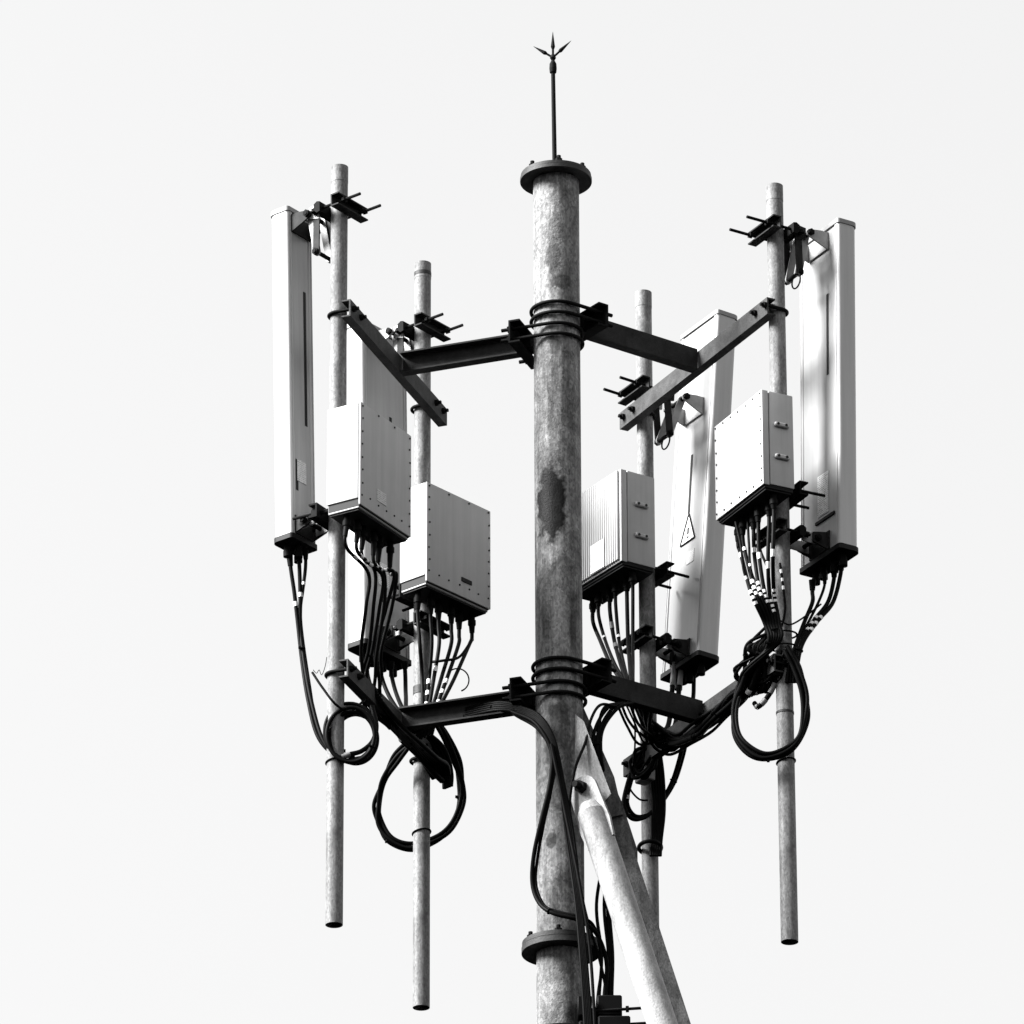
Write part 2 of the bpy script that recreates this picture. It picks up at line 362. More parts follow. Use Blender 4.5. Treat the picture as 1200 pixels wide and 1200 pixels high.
    for yy in (-.034, .034):
        for (ax, az_, dy) in ((xb - .074, zu + .012, 0), (X0 + .070, zu + .010, .0065 if yy > 0 else -.0065)):
            a = Vector((ax, 0, az_)); bb = Vector((kx, 0, kz)); dv = (bb - a).normalized(); pv = Vector((-dv.z, 0, dv.x))
            out = []
            for i in range(9): an = R(90 + 22.5 * i); out.append(a + (dv * math.cos(an) + pv * math.sin(an)) * .0135)
            for i in range(9): an = R(-90 + 22.5 * i); out.append(bb + (dv * math.cos(an) + pv * math.sin(an)) * .0135)
            MB().prism([(v.x, v.z) for v in out], lambda u, v, y: (u, y, v), yy + dy - .003, yy + dy + .003).build('link_arm', 'link' if dy == 0 else 'bracket', t)
    if ring:
        MB().tube([(kx - .012, -.036 + .028 * math.cos(R(a)), kz - .036 + .028 * math.sin(R(a))) for a in range(0, 361, 15)], .003, 6).build('safety_ring', 'dark_steel', t)
    MB().cyl((kx, -.055, kz), (kx, .055, kz), .0075, n=10).hexa((kx, .041, kz), (kx, .051, kz), .013).hexa((kx, -.051, kz), (kx, -.041, kz), .013).build('knee_bolt', 'dark_steel', t)
    MB().cyl((X0 + .070, -.055, zu + .01), (X0 + .070, .055, zu + .01), .0075, n=10).hexa((X0 + .070, .041, zu + .01), (X0 + .070, .051, zu + .01), .013).build('pivot_bolt', 'dark_steel', t)
    def clamp(z, rin, lugs):
        X = px(z)
        for s, nm in ((1, 'outer_clamp_bar'), (-1, 'inner_clamp_bar')):
            x0 = X + s * .0285
            o = MB().prism([(0, -.019), (s * .014, -.022), (s * .026, -.010), (s * .026, .014), (s * .012, .022), (0, .019)] if s > 0 else chanp(-1), lambda u, v, y: (x0 + u, y, z + v), -.078 if s > 0 else -.086, .078 if s > 0 else .086).build(nm, 'dark_steel' if s > 0 else 'bracket', t)
        for yy in (-.058, .058):
            r_ = MB().cyl((X + .082, yy, z), (X - .065 - rin, yy, z), .0056, n=8).build('threaded_rod', 'dark_steel', t)
            MB().hexa((X - .0745, yy, z), (X - .0640, yy, z), .0125).build('nut', 'dark_steel', r_)
            MB().hexa((X + .063, yy, z), (X + .073, yy, z), .0125).build('nut', 'dark_steel', r_)
        if lugs:
            for yy in (-.043, .043):
                MB().prism([(.055, -.028), (.10, -.016), (.10, .028), (.055, .034)], lambda u, v, y: (X + u, y, z + v), yy - .003, yy + .003).build('clamp_lug', 'link' if yy > 0 else 'bracket', t)
    def chanp(s): return [(0, -.024), (s * .034, -.024), (s * .034, -.019), (s * .005, -.019), (s * .005, .019), (s * .034, .019), (s * .034, .024), (0, .024)]
    clamp(zu + .008, rod_in, True)
    # lower bracket
    zl = .052
    XL = px(zl)
    b = MB().box((xb - .0005, 0, zl), (.006, hw * 2, .07), .001)
    for yy in (-.05, .05):
        b.prism([(0, -.033), (-.06, -.016), (-.06, .020), (0, .033)], lambda u, v, y: (xb + u, y, zl + v), yy - .003, yy + .003)
    lo = b.build('lower_bracket', 'bracket', t)
    for yy in (-.04, .04):
        MB().prism([(0, -.022), (0, .022), (XL + .062 - xb + .02, .018), (XL + .062 - xb + .02, -.018)], lambda u, v, y: (xb - .022 + u, y, zl + v), yy - .003, yy + .003).build('hinge_plate', 'link', t)
    MB().cyl((xb - .042, -.068, zl), (xb - .042, .068, zl), .008, n=10).hexa((xb - .042, .053, zl), (xb - .042, .063, zl), .013).hexa((xb - .042, -.063, zl), (xb - .042, -.053, zl), .013).build('hinge_bolt', 'dark_steel', t)
    clamp(zl, .012, False)
    return t
def zb_for(px_, py_, p, az, gap, d, wd, side):
    """height of the antenna's lower near back corner seen at px,py ; side=+1 near is +y"""
    n = Vector((math.cos(R(az)), math.sin(R(az)))); tt = Vector((-n.y, n.x)) * side
    c = Vector(p) + n * (gap - d / 2) + tt * wd / 2
    return zfor(px_, py_, c.y)
A1 = antenna(P1, 143, .142, .085, 1.296, 1.5, zb_for(346, 628, P1, 143, .19, .085, .142, 1), .19, 1,
    'narrow white panel antenna with a dark slot down its back', [(-.022, .46, .99), (.034, .19, .31)], [('g', .008, .27, .05, .085)], [(.01, .03), (.01, -.03), (-.015, 0)])
A2 = antenna(P2, 142, .262, .088, 1.285, 1.0, zb_for(430, 752, P2, 142, .2, .088, .262, 1), .2, 1,
    'wide white panel antenna hidden behind two white radio units', [(-.03, .5, .95)], [('g', .02, .3, .06, .09)], [(.0, .09), (.0, .04), (.0, -.02), (.0, -.08)])
A3 = antenna(P3, 30, .265, .092, 1.405, 4.3, zb_for(808, 767, P3, 30, .187, .092, .265, -1), .187, -1,
    'tilted white panel antenna with a triangular warning sign on its back', [(.0, .62, .86)], [('tri', -.005, .50, .10, .115), ('g', -.03, .43, .05, .05)], [(.0, .08), (.0, .0), (.0, -.08)], low=.31, ring=True)
A4 = antenna(P4, 30, .265, .082, 1.288, 1.1, zb_for(985, 640, P4, 30, .2, .082, .265, -1), .2, -1,
    'wide white panel antenna in full sun with a long white sticker on its back', [(-.055, .70, 1.02)], [('w', -.02, .245, .07, .16), ('bar', -.035, .145, .125, .012)], [(.0, .09), (.0, .04), (.0, -.03), (.0, -.09)], rod_in=.09, ring=True)

# ------------------------------------------------------------------ radio units
def radio(c, az, wd, dp, h, ztop, near, pole_p, label, ribs=False, handles=False, base_strip=True, plate=None, stick=None, conn=6, rods=.09, cd=.026):
    t = thing('radio_unit', label, 'radio unit', (c[0], c[1], ztop - h), R(az), group='white radio units clamped to the poles')
    x0 = -dp / 2
    hb = .034 if base_strip else .012
    MB().box((x0 + cd / 2, 0, h / 2 + .004), (cd, wd, h - .008), .004, 2).build('cover', 'paint', t)
    MB().box((.0, 0, h / 2), (dp - .012, wd - .010, h - .012)).build('core', 'slot', t)
    MB().box((x0 + cd + .0025 + (dp - cd - .0025) / 2, 0, h / 2 + hb / 2), (dp - cd - .0025, wd, h - hb), .005, 2).build('housing', 'paint', t)
    MB().box((.003, 0, hb / 2 - .001), (dp - .012, wd - .012, hb + .002), .002).build('base', 'base' if base_strip else 'slot', t)
    MB().box((.003, 0, -.0045), (dp - .022, wd - .022, .006)).build('shade_plate', 'slot', t)  # black sheet standing in for the shade under the unit
    # screws round the cover
    def scr(y, z):
        y += rnd.uniform(-.003, .003); z += rnd.uniform(-.003, .003)
        MB().cyl((x0 + .001, y, z), (x0 - .0028, y, z), .0036, n=8).build('screw', 'screw', t)
    if not ribs:
        for i in range(7):
            y = -wd / 2 + .013 + (wd - .026) * i / 6
            if i % 2 == 0 or not base_strip: scr(y, h - .013)
            scr(y, hb + .014)
        for i in range(1, 7):
            for s in (-1, 1): scr(s * (wd / 2 - .012), hb + .012 + (h - hb - .024) * i / 7)
    else:
        nr = 23
        for i in range(nr):
            y = -wd / 2 + .018 + (wd - .036) * i / (nr - 1)
            MB().box((x0 - .004, y, h / 2 + hb / 2), (.010, .0112, h - hb - .008), .0015).build('cooling_rib', 'paint', t)
    if handles:
        for z in (h * .33, h * .66):
            y = near * (wd / 2)
            g = MB().box((.012, y + near * .005, z), (.058, .013, .017), .004).build('handle', 'paint', t)
            for dx in (-.016, .016):
                MB().cyl((.012 + dx, y + near * .008, z + .001), (.012 + dx, y + near * .0135, z + .001), .0052, n=8).build('screw', 'screw', g)
    if plate: MB().box((x0 - .0015, plate[0], plate[1]), (.004, .055, .017), .001).build('name_plate', 'slot', t)
    if stick: MB().box((x0 - (.0102 if ribs else .0008), stick[0], stick[1]), (.002, stick[2], stick[3])).build('sticker', stick[4], t)
    cp = []
    for i in range(conn):
        y = -wd / 2 + .034 + (wd - .068) * i / (conn - 1); x = -.004 + (.012 if i % 2 else 0)
        MB().cyl((x, y, -.030), (x, y, .001), .0115, n=10).cyl((x, y, -.046), (x, y, -.028), .0145, n=10).build('connector', 'boot', t)
        cp.append((x, y))
    # mount: plate on the back, clamp bar behind the pole, two rods
    loc = Matrix.Rotation(-R(az), 2) @ (Vector(pole_p) - Vector(c))
    X, Yp = loc.x, loc.y
    bz = .075
    for z in (bz,):
        MB().box(((dp / 2 + X - .031) / 2, Yp, z + .01), (max(.01, X - .031 - dp / 2) + .002, .11, .10), .002).build('mount_plate', 'dark_steel', t)
        MB().prism([(0, -.026), (.034, -.026), (.034, -.020), (.006, -.020), (.006, .020), (.034, .020), (.034, .026), (0, .026)], lambda u, v, y: (X + .0305 + u, Yp + y, z + v), -.085, .085).build('clamp_bar', 'dark_steel', t)
        for yy in (-.058, .058):
            r_ = MB().cyl((X - .05, Yp + yy, z), (X + .055 + rods, Yp + yy, z), .0056, n=8).build('threaded_rod', 'dark_steel', t)
            MB().hexa((X + .037, Yp + yy, z), (X + .047, Yp + yy, z), .012).build('nut', 'dark_steel', r_)
    ca, sa = math.cos(R(az)), math.sin(R(az))
    return [Vector((c[0] + x * ca - y * sa, c[1] + x * sa + y * ca, ztop - h - .04)) for x, y in cp]
def rz_top(px_, py_, c, az, wd, dp, side):
    n = Vector((math.cos(R(az)), math.sin(R(az)))); tt = Vector((-n.y, n.x)) * side
    q = Vector(c) - n * dp / 2 + tt * wd / 2
    return zfor(px_, py_, q.y)
c1, c2, c3, c4 = (-.659, -.251), (-.401, .485), (.199, .756), (.690, -.076)
K1 = radio(c1, 149, .335, .138, .40, rz_top(426, 470, c1, 149, .335, .138, 1), 1, P1, 'white radio unit clamped beside the narrow antenna, its cover in shade', stick=(.03, .085, .06, .045, 'grey_print'), cd=.008)
K2 = radio(c2, 139, .345, .130, .395, rz_top(497, 564, c2, 139, .345, .130, 1), 1, P2, 'white radio unit with a small dark plate low on its shaded cover', plate=(-.04, .075), cd=.008)
K3 = radio(c3, 33, .345, .148, .372, rz_top(726, 549, c3, 33, .345, .148, -1), -1, P3, 'white radio unit with vertical cooling ribs beside the mast', ribs=True, handles=True, base_strip=False, stick=(-.03, .075, .09, .11, 'sticker'))
K4 = radio(c4, 27, .350, .125, .372, rz_top(889, 456, c4, 27, .350, .125, -1), -1, P4, 'white radio unit with a smooth sunlit cover and two side handles', handles=True, base_strip=False)

# ------------------------------------------------------------------ braces
def brace_ext(a, b, k): return b + (b - a) * k
ba, bb = at(689, 940, -.15), at(776, 1200, -.30)
bend = brace_ext(ba, bb, 8.2)
br = thing('diagonal_brace', 'bright round brace tube slanting down from the mast, bolted by a flat tongue', 'brace', bend)
L = lambda v: v - bend
dv = (bb - ba).normalized()
MB().cyl(L(ba + dv * .012), L(ba + dv * .05), .034, .0505, n=48).cyl(L(ba + dv * .05), L(bend), .0505, n=48).build('tube', 'brace', br)
pn = dv.cross(Vector((0, 1, 0))).normalized()                # sideways in the picture
if pn.x < 0: pn = -pn
fn = dv.cross(pn).normalized()
if fn.y > 0: fn = -fn
fn = (fn * .8 - pn * .55).normalized(); sn = dv.cross(fn).normalized()
if sn.x < 0: sn = -sn
out = []
for i in range(13): a = R(180 * i / 12); out.append((-.045 - .056 * math.sin(a), .056 * math.cos(a)))
out += [(.10, -.064), (.17, -.056), (.17, .056), (.10, .064)]
o0 = L(ba)
MB().prism(out, lambda u, v, q: o0 + dv * u + sn * v + fn * q, -.006, .006).build('tongue', 'brace', br)
hexbolt(MB(), o0 - dv * .06 + fn * .006, fn, .022, .02, .026).cyl(o0 - dv * .06 - fn * .13, o0 - dv * .06 + fn * .006, .012, n=10).build('bolt', 'dark_steel', br)
ga, gb = at(672, 838, .10), at(790, 1200, -.05)
gend = brace_ext(ga, gb, 5.8)
b2 = thing('diagonal_brace', 'shaded flat-sided brace running close behind the bright round brace tube', 'brace', gend)
dg = (gb - ga).normalized(); gx = Vector((1, 0, 0)); gx = (gx - dg * gx.dot(dg)).normalized(); gy = dg.cross(gx)
G = lambda v: v - gend
MB().prism([(-.05, -.03), (.05, -.03), (.05, .03), (-.05, .03)], lambda u, v, q: G(ga) + dg * q + gx * u + gy * v, .42, (gend - ga).length).build('box_section', 'flat_brace', b2)
MB().prism([(-.05, 0), (.035, 0), (.072, .36), (.072, .56), (.055, .62), (-.06, .62)], lambda u, v, q: G(ga) + dg * v + gx * u + gy * q, -.045, -.031).build('splice_plate', 'flat_brace', b2)
MB().prism([(-.05, 0), (.035, 0), (.062, .30), (.05, .45), (-.05, .45)], lambda u, v, q: G(ga) + dg * v + gx * u + gy * q, .031, .043).build('splice_plate', 'flat_brace', b2)
# fin plate welded to the mast
fa = [at(668, 832, -.05), at(684, 845, -.09), at(716, 930, -.12), at(700, 950, -.12), at(672, 945, -.07)]
nf = Vector((-.35, .93, 0)).normalized() * .012
mbf = MB()
A = [mbf.bm.verts.new(v + Vector((0, 0, ZO))) for v in fa]; B = [mbf.bm.verts.new(v + nf + Vector((0, 0, ZO))) for v in fa]
for i in range(5): mbf.bm.faces.new((A[i], A[(i + 1) % 5], B[(i + 1) % 5], B[i]))
mbf.bm.faces.new(A[::-1]); mbf.bm.faces.new(B)
mbf.build('gusset_plate', 'brace', mast)

# ------------------------------------------------------------------ cables
def deeper(px, py, Y):
    if px < 600 or px > 845: return Y + .04
    if 715 < px <= 845 and py < 1015: return Y + .195 * min(1, max(0, (Y - .08) / .4))
    return Y
def cable(label, group, pts, r=.0075, bands=(), boot=None, ties=(), cat='cable', name='cable', k=10, bandmat='band'):
    pts = [Vector(p) if len(p) == 3 and not isinstance(p, tuple) else p for p in pts]
    W = [p if isinstance(p, Vector) else at(p[0], p[1], deeper(*p)) for p in pts]
    org = W[-1]
    S = [p - org for p in spline(W, k)]
    t = thing(name, label, cat, org, group=group)
    MB().tube(S, r, 10).build('sheath', 'rubber', t)
    N = len(S) - 1
    def pos(f):
        x = f * N; i = min(int(x), N - 1); return S[i].lerp(S[i + 1], x - i)
    tot = sum((S[i + 1] - S[i]).length for i in range(N))
    for f, ln in bands:
        q = [pos(min(1, max(0, f + (j - 2) * ln / tot / 4))) for j in range(5)]
        MB().tube(q, r * 1.14, 10).build('marker_band', bandmat, t)
    if boot:
        q = [pos(j * boot / tot / 5) for j in range(6)]
        MB().tube(q, lambda x: r * (1.75 - .45 * x), 10).build('connector_boot', 'boot', t)
    for f in ties:
        c = pos(f); d = (pos(min(1, f + .01)) - pos(max(0, f - .01))).normalized(); o = d.orthogonal().normalized()
        q = [c + (o * math.cos(R(30 * i)) + d.cross(o) * math.sin(R(30 * i))) * r * 1.25 for i in range(13)]
        MB().tube(q, .0022, 6).box(c + o * (r * 1.9), (.010, .010, .008), .001).build('cable_tie', 'boot', t)
    return t
def px_of(v):
    q = v + Vector((0, 0, ZO)) - CAM; z = q.dot(FW)
    return 600 + FPX * q.dot(RT) / z, 600 - FPX * q.dot(UP) / z
def jit(v, s): return v + Vector((rnd.uniform(-s, s), rnd.uniform(-s, s), rnd.uniform(-s, s)))

# narrow antenna (A1) jumpers: three cables into one bundle, then a small coil on the pole
g = 'jumpers below the narrow antenna'; lb = 'black jumper cable dropping from the narrow antenna to the small coil'
Ya = -.10
cable(lb, g, [(339, 648, Ya), (341, 668, Ya), (345, 695, Ya), (349, 730, Ya), (354, 775, Ya - .02), (361, 820, Ya - .06), (372, 862, Ya - .10), (392, 884, Ya - .12), (416, 886, Ya - .12)], .0072, [(.30, .018)], .09)
cable(lb, g, [(350, 646, Ya), (351, 668, Ya), (352, 700, Ya), (352, 735, Ya), (357, 778, Ya - .03), (365, 822, Ya - .07), (378, 866, Ya - .11), (398, 890, Ya - .13), (424, 888, Ya - .13)], .0072, [(.24, .018)], .07, (.45,))
cable(lb, g, [(358, 645, Ya), (358, 665, Ya), (355, 690, Ya), (352, 715, Ya + .02), (354, 745, Ya), (362, 800, Ya - .05), (370, 845, Ya - .08), (384, 878, Ya - .11), (405, 880, Ya - .11)], .0062, [(.22, .014)], .06)
cable('thin black cable crossing in front of the pole above the small coil', None, [(366, 788, Ya - .15), (378, 806, -.27), (394, 826, -.28), (410, 833, -.20), (428, 820, -.12)], .0045)
def loop(cx, cy, rx, ry, Y0, a0, a1, dY=0.0, n=22):
    return [(cx + rx * math.cos(R(a0 + (a1 - a0) * i / n)), cy + ry * math.sin(R(a0 + (a1 - a0) * i / n)), Y0 + dY * i / n) for i in range(n + 1)]
lb = 'turn of black cable in the small coil hung on the narrow antenna pole'
for i, (dx, dy, s) in enumerate(((0, 0, 1), (2, 3, .93), (-1, -3, 1.05), (6, 5, .90))):
    cable(lb, 'turns of the small coil', loop(411 + dx, 861 + dy, 28 * s, 32 * s, -.27 + i * .012, -100 + 8 * i, 262 + 8 * i, .02), .0072, [], None, (.35,) if i == 0 else ())
cable('short cable end with a pale sleeve lying in the small coil', None, [(398, 888, -.24), (410, 884, -.24), (424, 880, -.23), (437, 868, -.22), (441, 850, -.20), (436, 828, -.16)], .0085, [(.12, .05)], bandmat='sleeve')

# radio unit 1 jumpers: one thick bundle down to the crossbar
lb = 'black jumper cable hanging from the radio unit beside the narrow antenna'; g = 'jumpers below the radio unit beside the narrow antenna'
mid = [(449, 672, -.18), (444, 712, -.15), (436, 760, -.10), (434, 792, -.05), (440, 824, .02), (462, 852, .15)]
for i, q in enumerate(sorted(K1, key=lambda v: v.x)):
    o = (i - 2.5)
    drop = q + Vector((0, 0, -.085))
    P = [q, drop] + [Vector(at(a + o * (6.8 if j == 0 else 4.6 if j < 4 else 3.6) + rnd.uniform(-4, 4), b + rnd.uniform(-3, 3), Y + o * .012)) for j, (a, b, Y) in enumerate(mid)]
    cable(lb, g, P, .0064, [(.17 + .03 * rnd.random(), .016), (.21 + .03 * rnd.random(), .013)] if i % 2 else [(.20, .016)], .07, (.6,) if i == 2 else ())
# wide hidden antenna (A2)
lb = 'black jumper cable dropping from the wide antenna behind the radio units'; g = 'jumpers below the hidden wide antenna'
for x0, x1 in ((446, 470), (458, 476), (474, 478), (430, 452)):
    cable(lb, g, [(x0, 776, .66), (x0 + 1, 792, .66), (x0 + (x1 - x0) * .4, 815, .58), (x1, 838, .40), (x1 + 18, 866, .40)], .0078, [], .07)
# radio unit 2
lb = 'black jumper cable hanging from the radio unit with the small dark plate'; g = 'jumpers below the radio unit with the small dark plate'
ends = [(514, 832), (510, 834), (505, 836), (501, 838), (498, 838), (495, 840)]
bulge = [(552, 745), (541, 748), (527, 748), (519, 748), (509, 746), (504, 748)]
for i, q in enumerate(sorted(K2, key=lambda v: -v.x)):
    bx, by = bulge[i]; ex, ey = ends[i]
    P = [q, q + Vector((0, 0, -.06)), at(px_of(q)[0] + (ex - px_of(q)[0]) * .10 + 2, by + 8, q.y - .02), at(px_of(q)[0] * .42 + ex * .58 + 2, 795, .40), at(ex, ey, .33), at(ex - 8, ey + 28, .34)]
    cable(lb, g, P, .0070, [(.62, .014), (.68, .012), (.74, .012)] if i in (1, 4) else ([(.55, .016)] if i == 3 else []), .07)
cable('thin cable curled into a small open ring beside the jumpers of the dark-plate radio', None,
      [(518, 806, .38)] + loop(536, 797, 13.5, 13.5, .38, 200, 430), .0026, [(.97, .014)], bandmat='boot')
cable('thin dark cable bridging across the jumpers below the dark-plate radio', None, [(503, 776, .40), (520, 774, .36), (538, 770, .40), (552, 752, .44)], .0050)
# big loop (left)
lb = 'strand of the large black cable loop hanging behind the pole'; g = 'strands of the large loop'
base = [(508, 842, .50), (522, 862, .56), (534, 890, .60), (541, 918, .62), (540, 944, .62), (529, 968, .62), (508, 986, .62), (482, 993, .62), (459, 984, .62), (446, 964, .62), (443, 940, .60), (450, 914, .56), (464, 890, .50), (478, 872, .45)]
for i in range(4):
    cx, cy = 492, 925; s = 1 + (i - 1.5) * .035
    cable(lb, g, [(cx + (x - cx) * s + rnd.uniform(-2.5, 2.5), cy + (y - cy) * s + rnd.uniform(-2.5, 2.5), Y + (i % 2) * .015) for x, y, Y in base], .0074, [], None, (.62,) if i == 3 else ((.28,) if i == 1 else ()))
lb = 'short bundled cable end hanging under the far end of the lower dark crossbar'
for i in range(4):
    cable(lb, 'bundled cable ends', [(488 + i * 4, 858, .42), (503 + i * 5, 874, .47), (514 + i * 4, 892, .50), (520 + i * 3, 908, .52), (521 + i * 2.5, 924 - i, .52)], .0085, [(.9, .02)] if i == 2 else [], None, (.88,) if i == 1 else (), bandmat='boot')
cable('cable gathered under the middle of the lower dark crossbar', None, [(470, 866, .30), (490, 885, .40), (508, 905, .45), (518, 915, .5)], .011)
lb = 'black cable lashed along the lower dark crossbar'
for i in range(6):
    cable(lb, 'cables lashed along the lower dark crossbar', [(436 + i * 2, 806 + i * 3, -.06), (452 + i * 3, 832 + i * 3, .08), (470 + i * 4, 856 + i * 2.5, .24), (486 + i * 5, 878 + i * 2, .36), (498 + i * 5, 896, .44), (508 + i * 3.5, 912 - i, .50)], .0090, [], None, (.5,) if i in (1, 4) else ())
# along the lower left arm to the mast
lb = 'black feeder cable running along the lower arm towards the mast'; g = 'feeders along the lower arm'
for i in range(5):
    o = i * 2.4
    cable(lb, g, [(478, 862 - o, .22), (505, 850 - o, .16), (545, 840 - o, .10), (585, 832 - o * .9, .02), (612, 836 - o * .7, -.07), (634, 850 - o, -.14), (650, 878 - o, -.16), (657 + i, 920, -.15), (664 + i * 2, 980, -.14), (676 + i * 1.5, 1070, -.18), (684 + i * 1.8, 1175, -.20), (688 + i * 2, 1260, -.20)], .0058, [], None, (.18, .33) if i == 0 else ((.25,) if i == 2 else ()))
cable('black cable bowing out left of the mast and round the lower flange', None, [(600, 834, -.04), (628, 848, -.13), (646, 880, -.16), (645, 915, -.16), (636, 955, -.15), (626, 1000, -.12), (624, 1035, -.10), (632, 1058, -.12), (648, 1070, -.16), (680, 1079, -.16), (700, 1096, -.08), (711, 1130, -.05), (708, 1175, -.05), (706, 1260, -.05)], .0078, [], None, (.60,))
cable('second black cable bowing out left of the mast, tied above the lower flange', None, [(604, 838, -.03), (632, 856, -.13), (650, 890, -.155), (646, 925, -.155), (638, 962, -.14), (630, 1005, -.115), (628, 1036, -.10), (637, 1060, -.12), (652, 1068, -.15), (684, 1076, -.16), (698, 1090, -.09), (705, 1130, -.06), (700, 1175, -.05), (698, 1260, -.05)], .0055)
# behind the brace: vertical feeders
lb = 'black feeder cable dropping beside the mast behind the brace'; g = 'feeders behind the brace'
cable(lb, g, [(722, 828, .06), (704, 826, .0), (693, 842, -.06), (686, 870, -.10), (673, 905, -.13), (668, 960, -.13), (684, 1060, -.10), (704, 1130, -.06), (712, 1180, -.05), (714, 1260, -.05)], .0052)
for i, (a, b) in enumerate(((712, 697), (718, 703), (724, 706), (708, 701))):
    cable(lb, g, [(a + 18, 824, .10), (a, 830, .06), (b, 856, .03), (b - 1, 890, .02), (b + 6, 930, .06), (b + 12 - i, 990, .10), (b + 2 + i * 3, 1060, .06), (b + 8 + i * 2, 1120, .0), (b + 5 + i * 3, 1175, -.04), (b + 6 + i * 3, 1260, -.04)], .0062, [], None, (.28,) if i == 1 else ())
cable('single thin black wire hanging straight down in front of the lower mast', None, [(646, 872, -.17), (664, 960, -.19), (680, 1040, -.21), (692, 1120, -.21), (700, 1260, -.21)], .0058)

# radio unit 3 (ribbed)
lb = 'black jumper cable hanging from the ribbed radio unit'; g = 'jumpers below the ribbed radio unit'
ks = sorted(K3, key=lambda v: v.x)
ends = [(728, 800), (732, 801), (735, 802), (737, 803), (740, 803), (742, 804)]
for i, q in enumerate(ks):
    ex, ey = ends[i]
    P = [q, q + Vector((0, 0, -.06)), at(px_of(q)[0] * .75 + ex * .25, 750, q.y - .04), at(px_of(q)[0] * .4 + ex * .6, 777, .42), at(ex, ey, .22), at(ex + 4, ey + 26, .28)]
    cable(lb, g, P, .0066 if i % 2 else .0075, [(.38, .014)] if i in (1, 3) else ([(.30, .04), (.45, .03)] if i == 2 else []), .07, bandmat='band' if i != 2 else 'sleeve')
# tilted antenna (A3)
lb = 'jumper with a grey sleeve dropping from the tilted antenna onto the arm'; g = 'sleeved jumpers below the tilted antenna'
for x in (786, 794):
    cable(lb, g, [(x + 6, 768, .74), (x + 4, 785, .74), (x + 1, 815, .66), (x - 3, 850, .52), (x - 16, 862, .42)], .0092, [(.28, .17)], None, (), bandmat='sleeve')
cable('single black jumper dropping from the outer edge of the tilted antenna', None, [(813, 786, .74), (813, 800, .74), (812, 820, .68), (806, 846, .52), (786, 862, .46)], .0078, [], .05)
# cables along the lower right bar
lb = 'black cable lying along the sunlit lower crossbar'; g = 'cables along the lower crossbar'
for i in range(7):
    j = lambda k=4: rnd.uniform(-k, k)
    cable(lb, g, [(748 + i * 3, 828 + j(2), .28), (762 + j(3), 850 + i * 3 + j(), .40), (782 + j(), 866 + i * 3 + j(), .44), (808 + j(), 858 + i * 2 + j(), .36), (832 + j(), 840 + i * 2.4 + j(), .27), (852 + j(), 824 + i * 3 + j(5), .18), (872 + j(), 803 + i * 3 + j(6), .08), (890 + j(), 772 + i * 2 + j(6), .02)], rnd.uniform(.0055, .0085), [], None, (rnd.uniform(.4, .8),) if i % 2 else ())
cable('black cable rising from the arm to the sunlit crossbar in a shallow curve', None, [(800, 838, .28), (826, 836, .24), (850, 826, .16), (868, 806, .06), (884, 776, 0.), (902, 752, -.04)], .0065)
lb = 'black cable laid against the inner face of the sunlit lower crossbar'
for i in range(5):
    j = lambda k=5: rnd.uniform(-k, k)
    cable(lb, 'cables against the lower crossbar', [(764 + i * 4, 846 + i * 3, .42), (790 + j(), 862 + i * 2 + j(), .37), (815 + j(), 850 + i * 2.4 + j(), .26), (836 + j(), 834 + i * 2.6 + j(), .18), (858 + j(), 816 + i * 2 + j(6), .08), (878 + j(), 792 + i * 2 + j(6), .0), (896 + j(), 766 + j(), -.06)], rnd.uniform(.007, .0095), [], None, (rnd.uniform(.3, .8),))
lb = 'tangled thin cable around the far end of the sunlit lower crossbar'
for i in range(6):
    j = lambda k=7: rnd.uniform(-k, k)
    cable(lb, 'tangle at the far end of the lower crossbar', [(758 + j(), 872 + j(), .52), (748 + j(), 886 + j(), .54), (740 + j(4), 900 + j(), .53), (750 + j(), 908 + j(5), .52), (764 + j(), 894 + j(), .50), (772 + j(), 876 + j(), .50)], rnd.uniform(.004, .008))
# radio unit 4
lb = 'black jumper cable with white marker bands hanging from the smooth sunlit radio unit'; g = 'banded jumpers below the smooth sunlit radio'
ks = sorted(K4, key=lambda v: v.x)
bul = [(860, 650), (869, 650), (879, 652), (889, 652), (898, 650), (905, 650)]
for i, q in enumerate(ks):
    bx, by = bul[i]
    P = [q, q + Vector((0, 0, -.05)), at(px_of(q)[0] + (880 + i * 5.4 - px_of(q)[0]) * .3 - 1, by, q.y - .02), at(880 + i * 5.4, 694, -.13), at(896 + i * 3.4, 730, -.11), at(901 + i * 2.4, 752, -.11), at(888 - i * 4 + rnd.uniform(-4, 4), 782 + i * 2, -.04), at(866 + i * 3, 815, .06)]
    b0 = .43 + rnd.uniform(-.055, .045)
    cable(lb, g, P, .0072, [(b0 + .022 * j, .009) for j in range(3)] + [(b0 - .14, .02)], .07, (.72,) if i == 0 else ((.62,) if i == 3 else ()))
cable('thin black cable looping down the face of the pole below the smooth radio', None, [(914, 660, -.10), (918, 690, -.10), (920, 715, -.10), (914, 738, -.105), (902, 752, -.11)], .0045, [(.08, .012), (.16, .01), (.24, .012)])
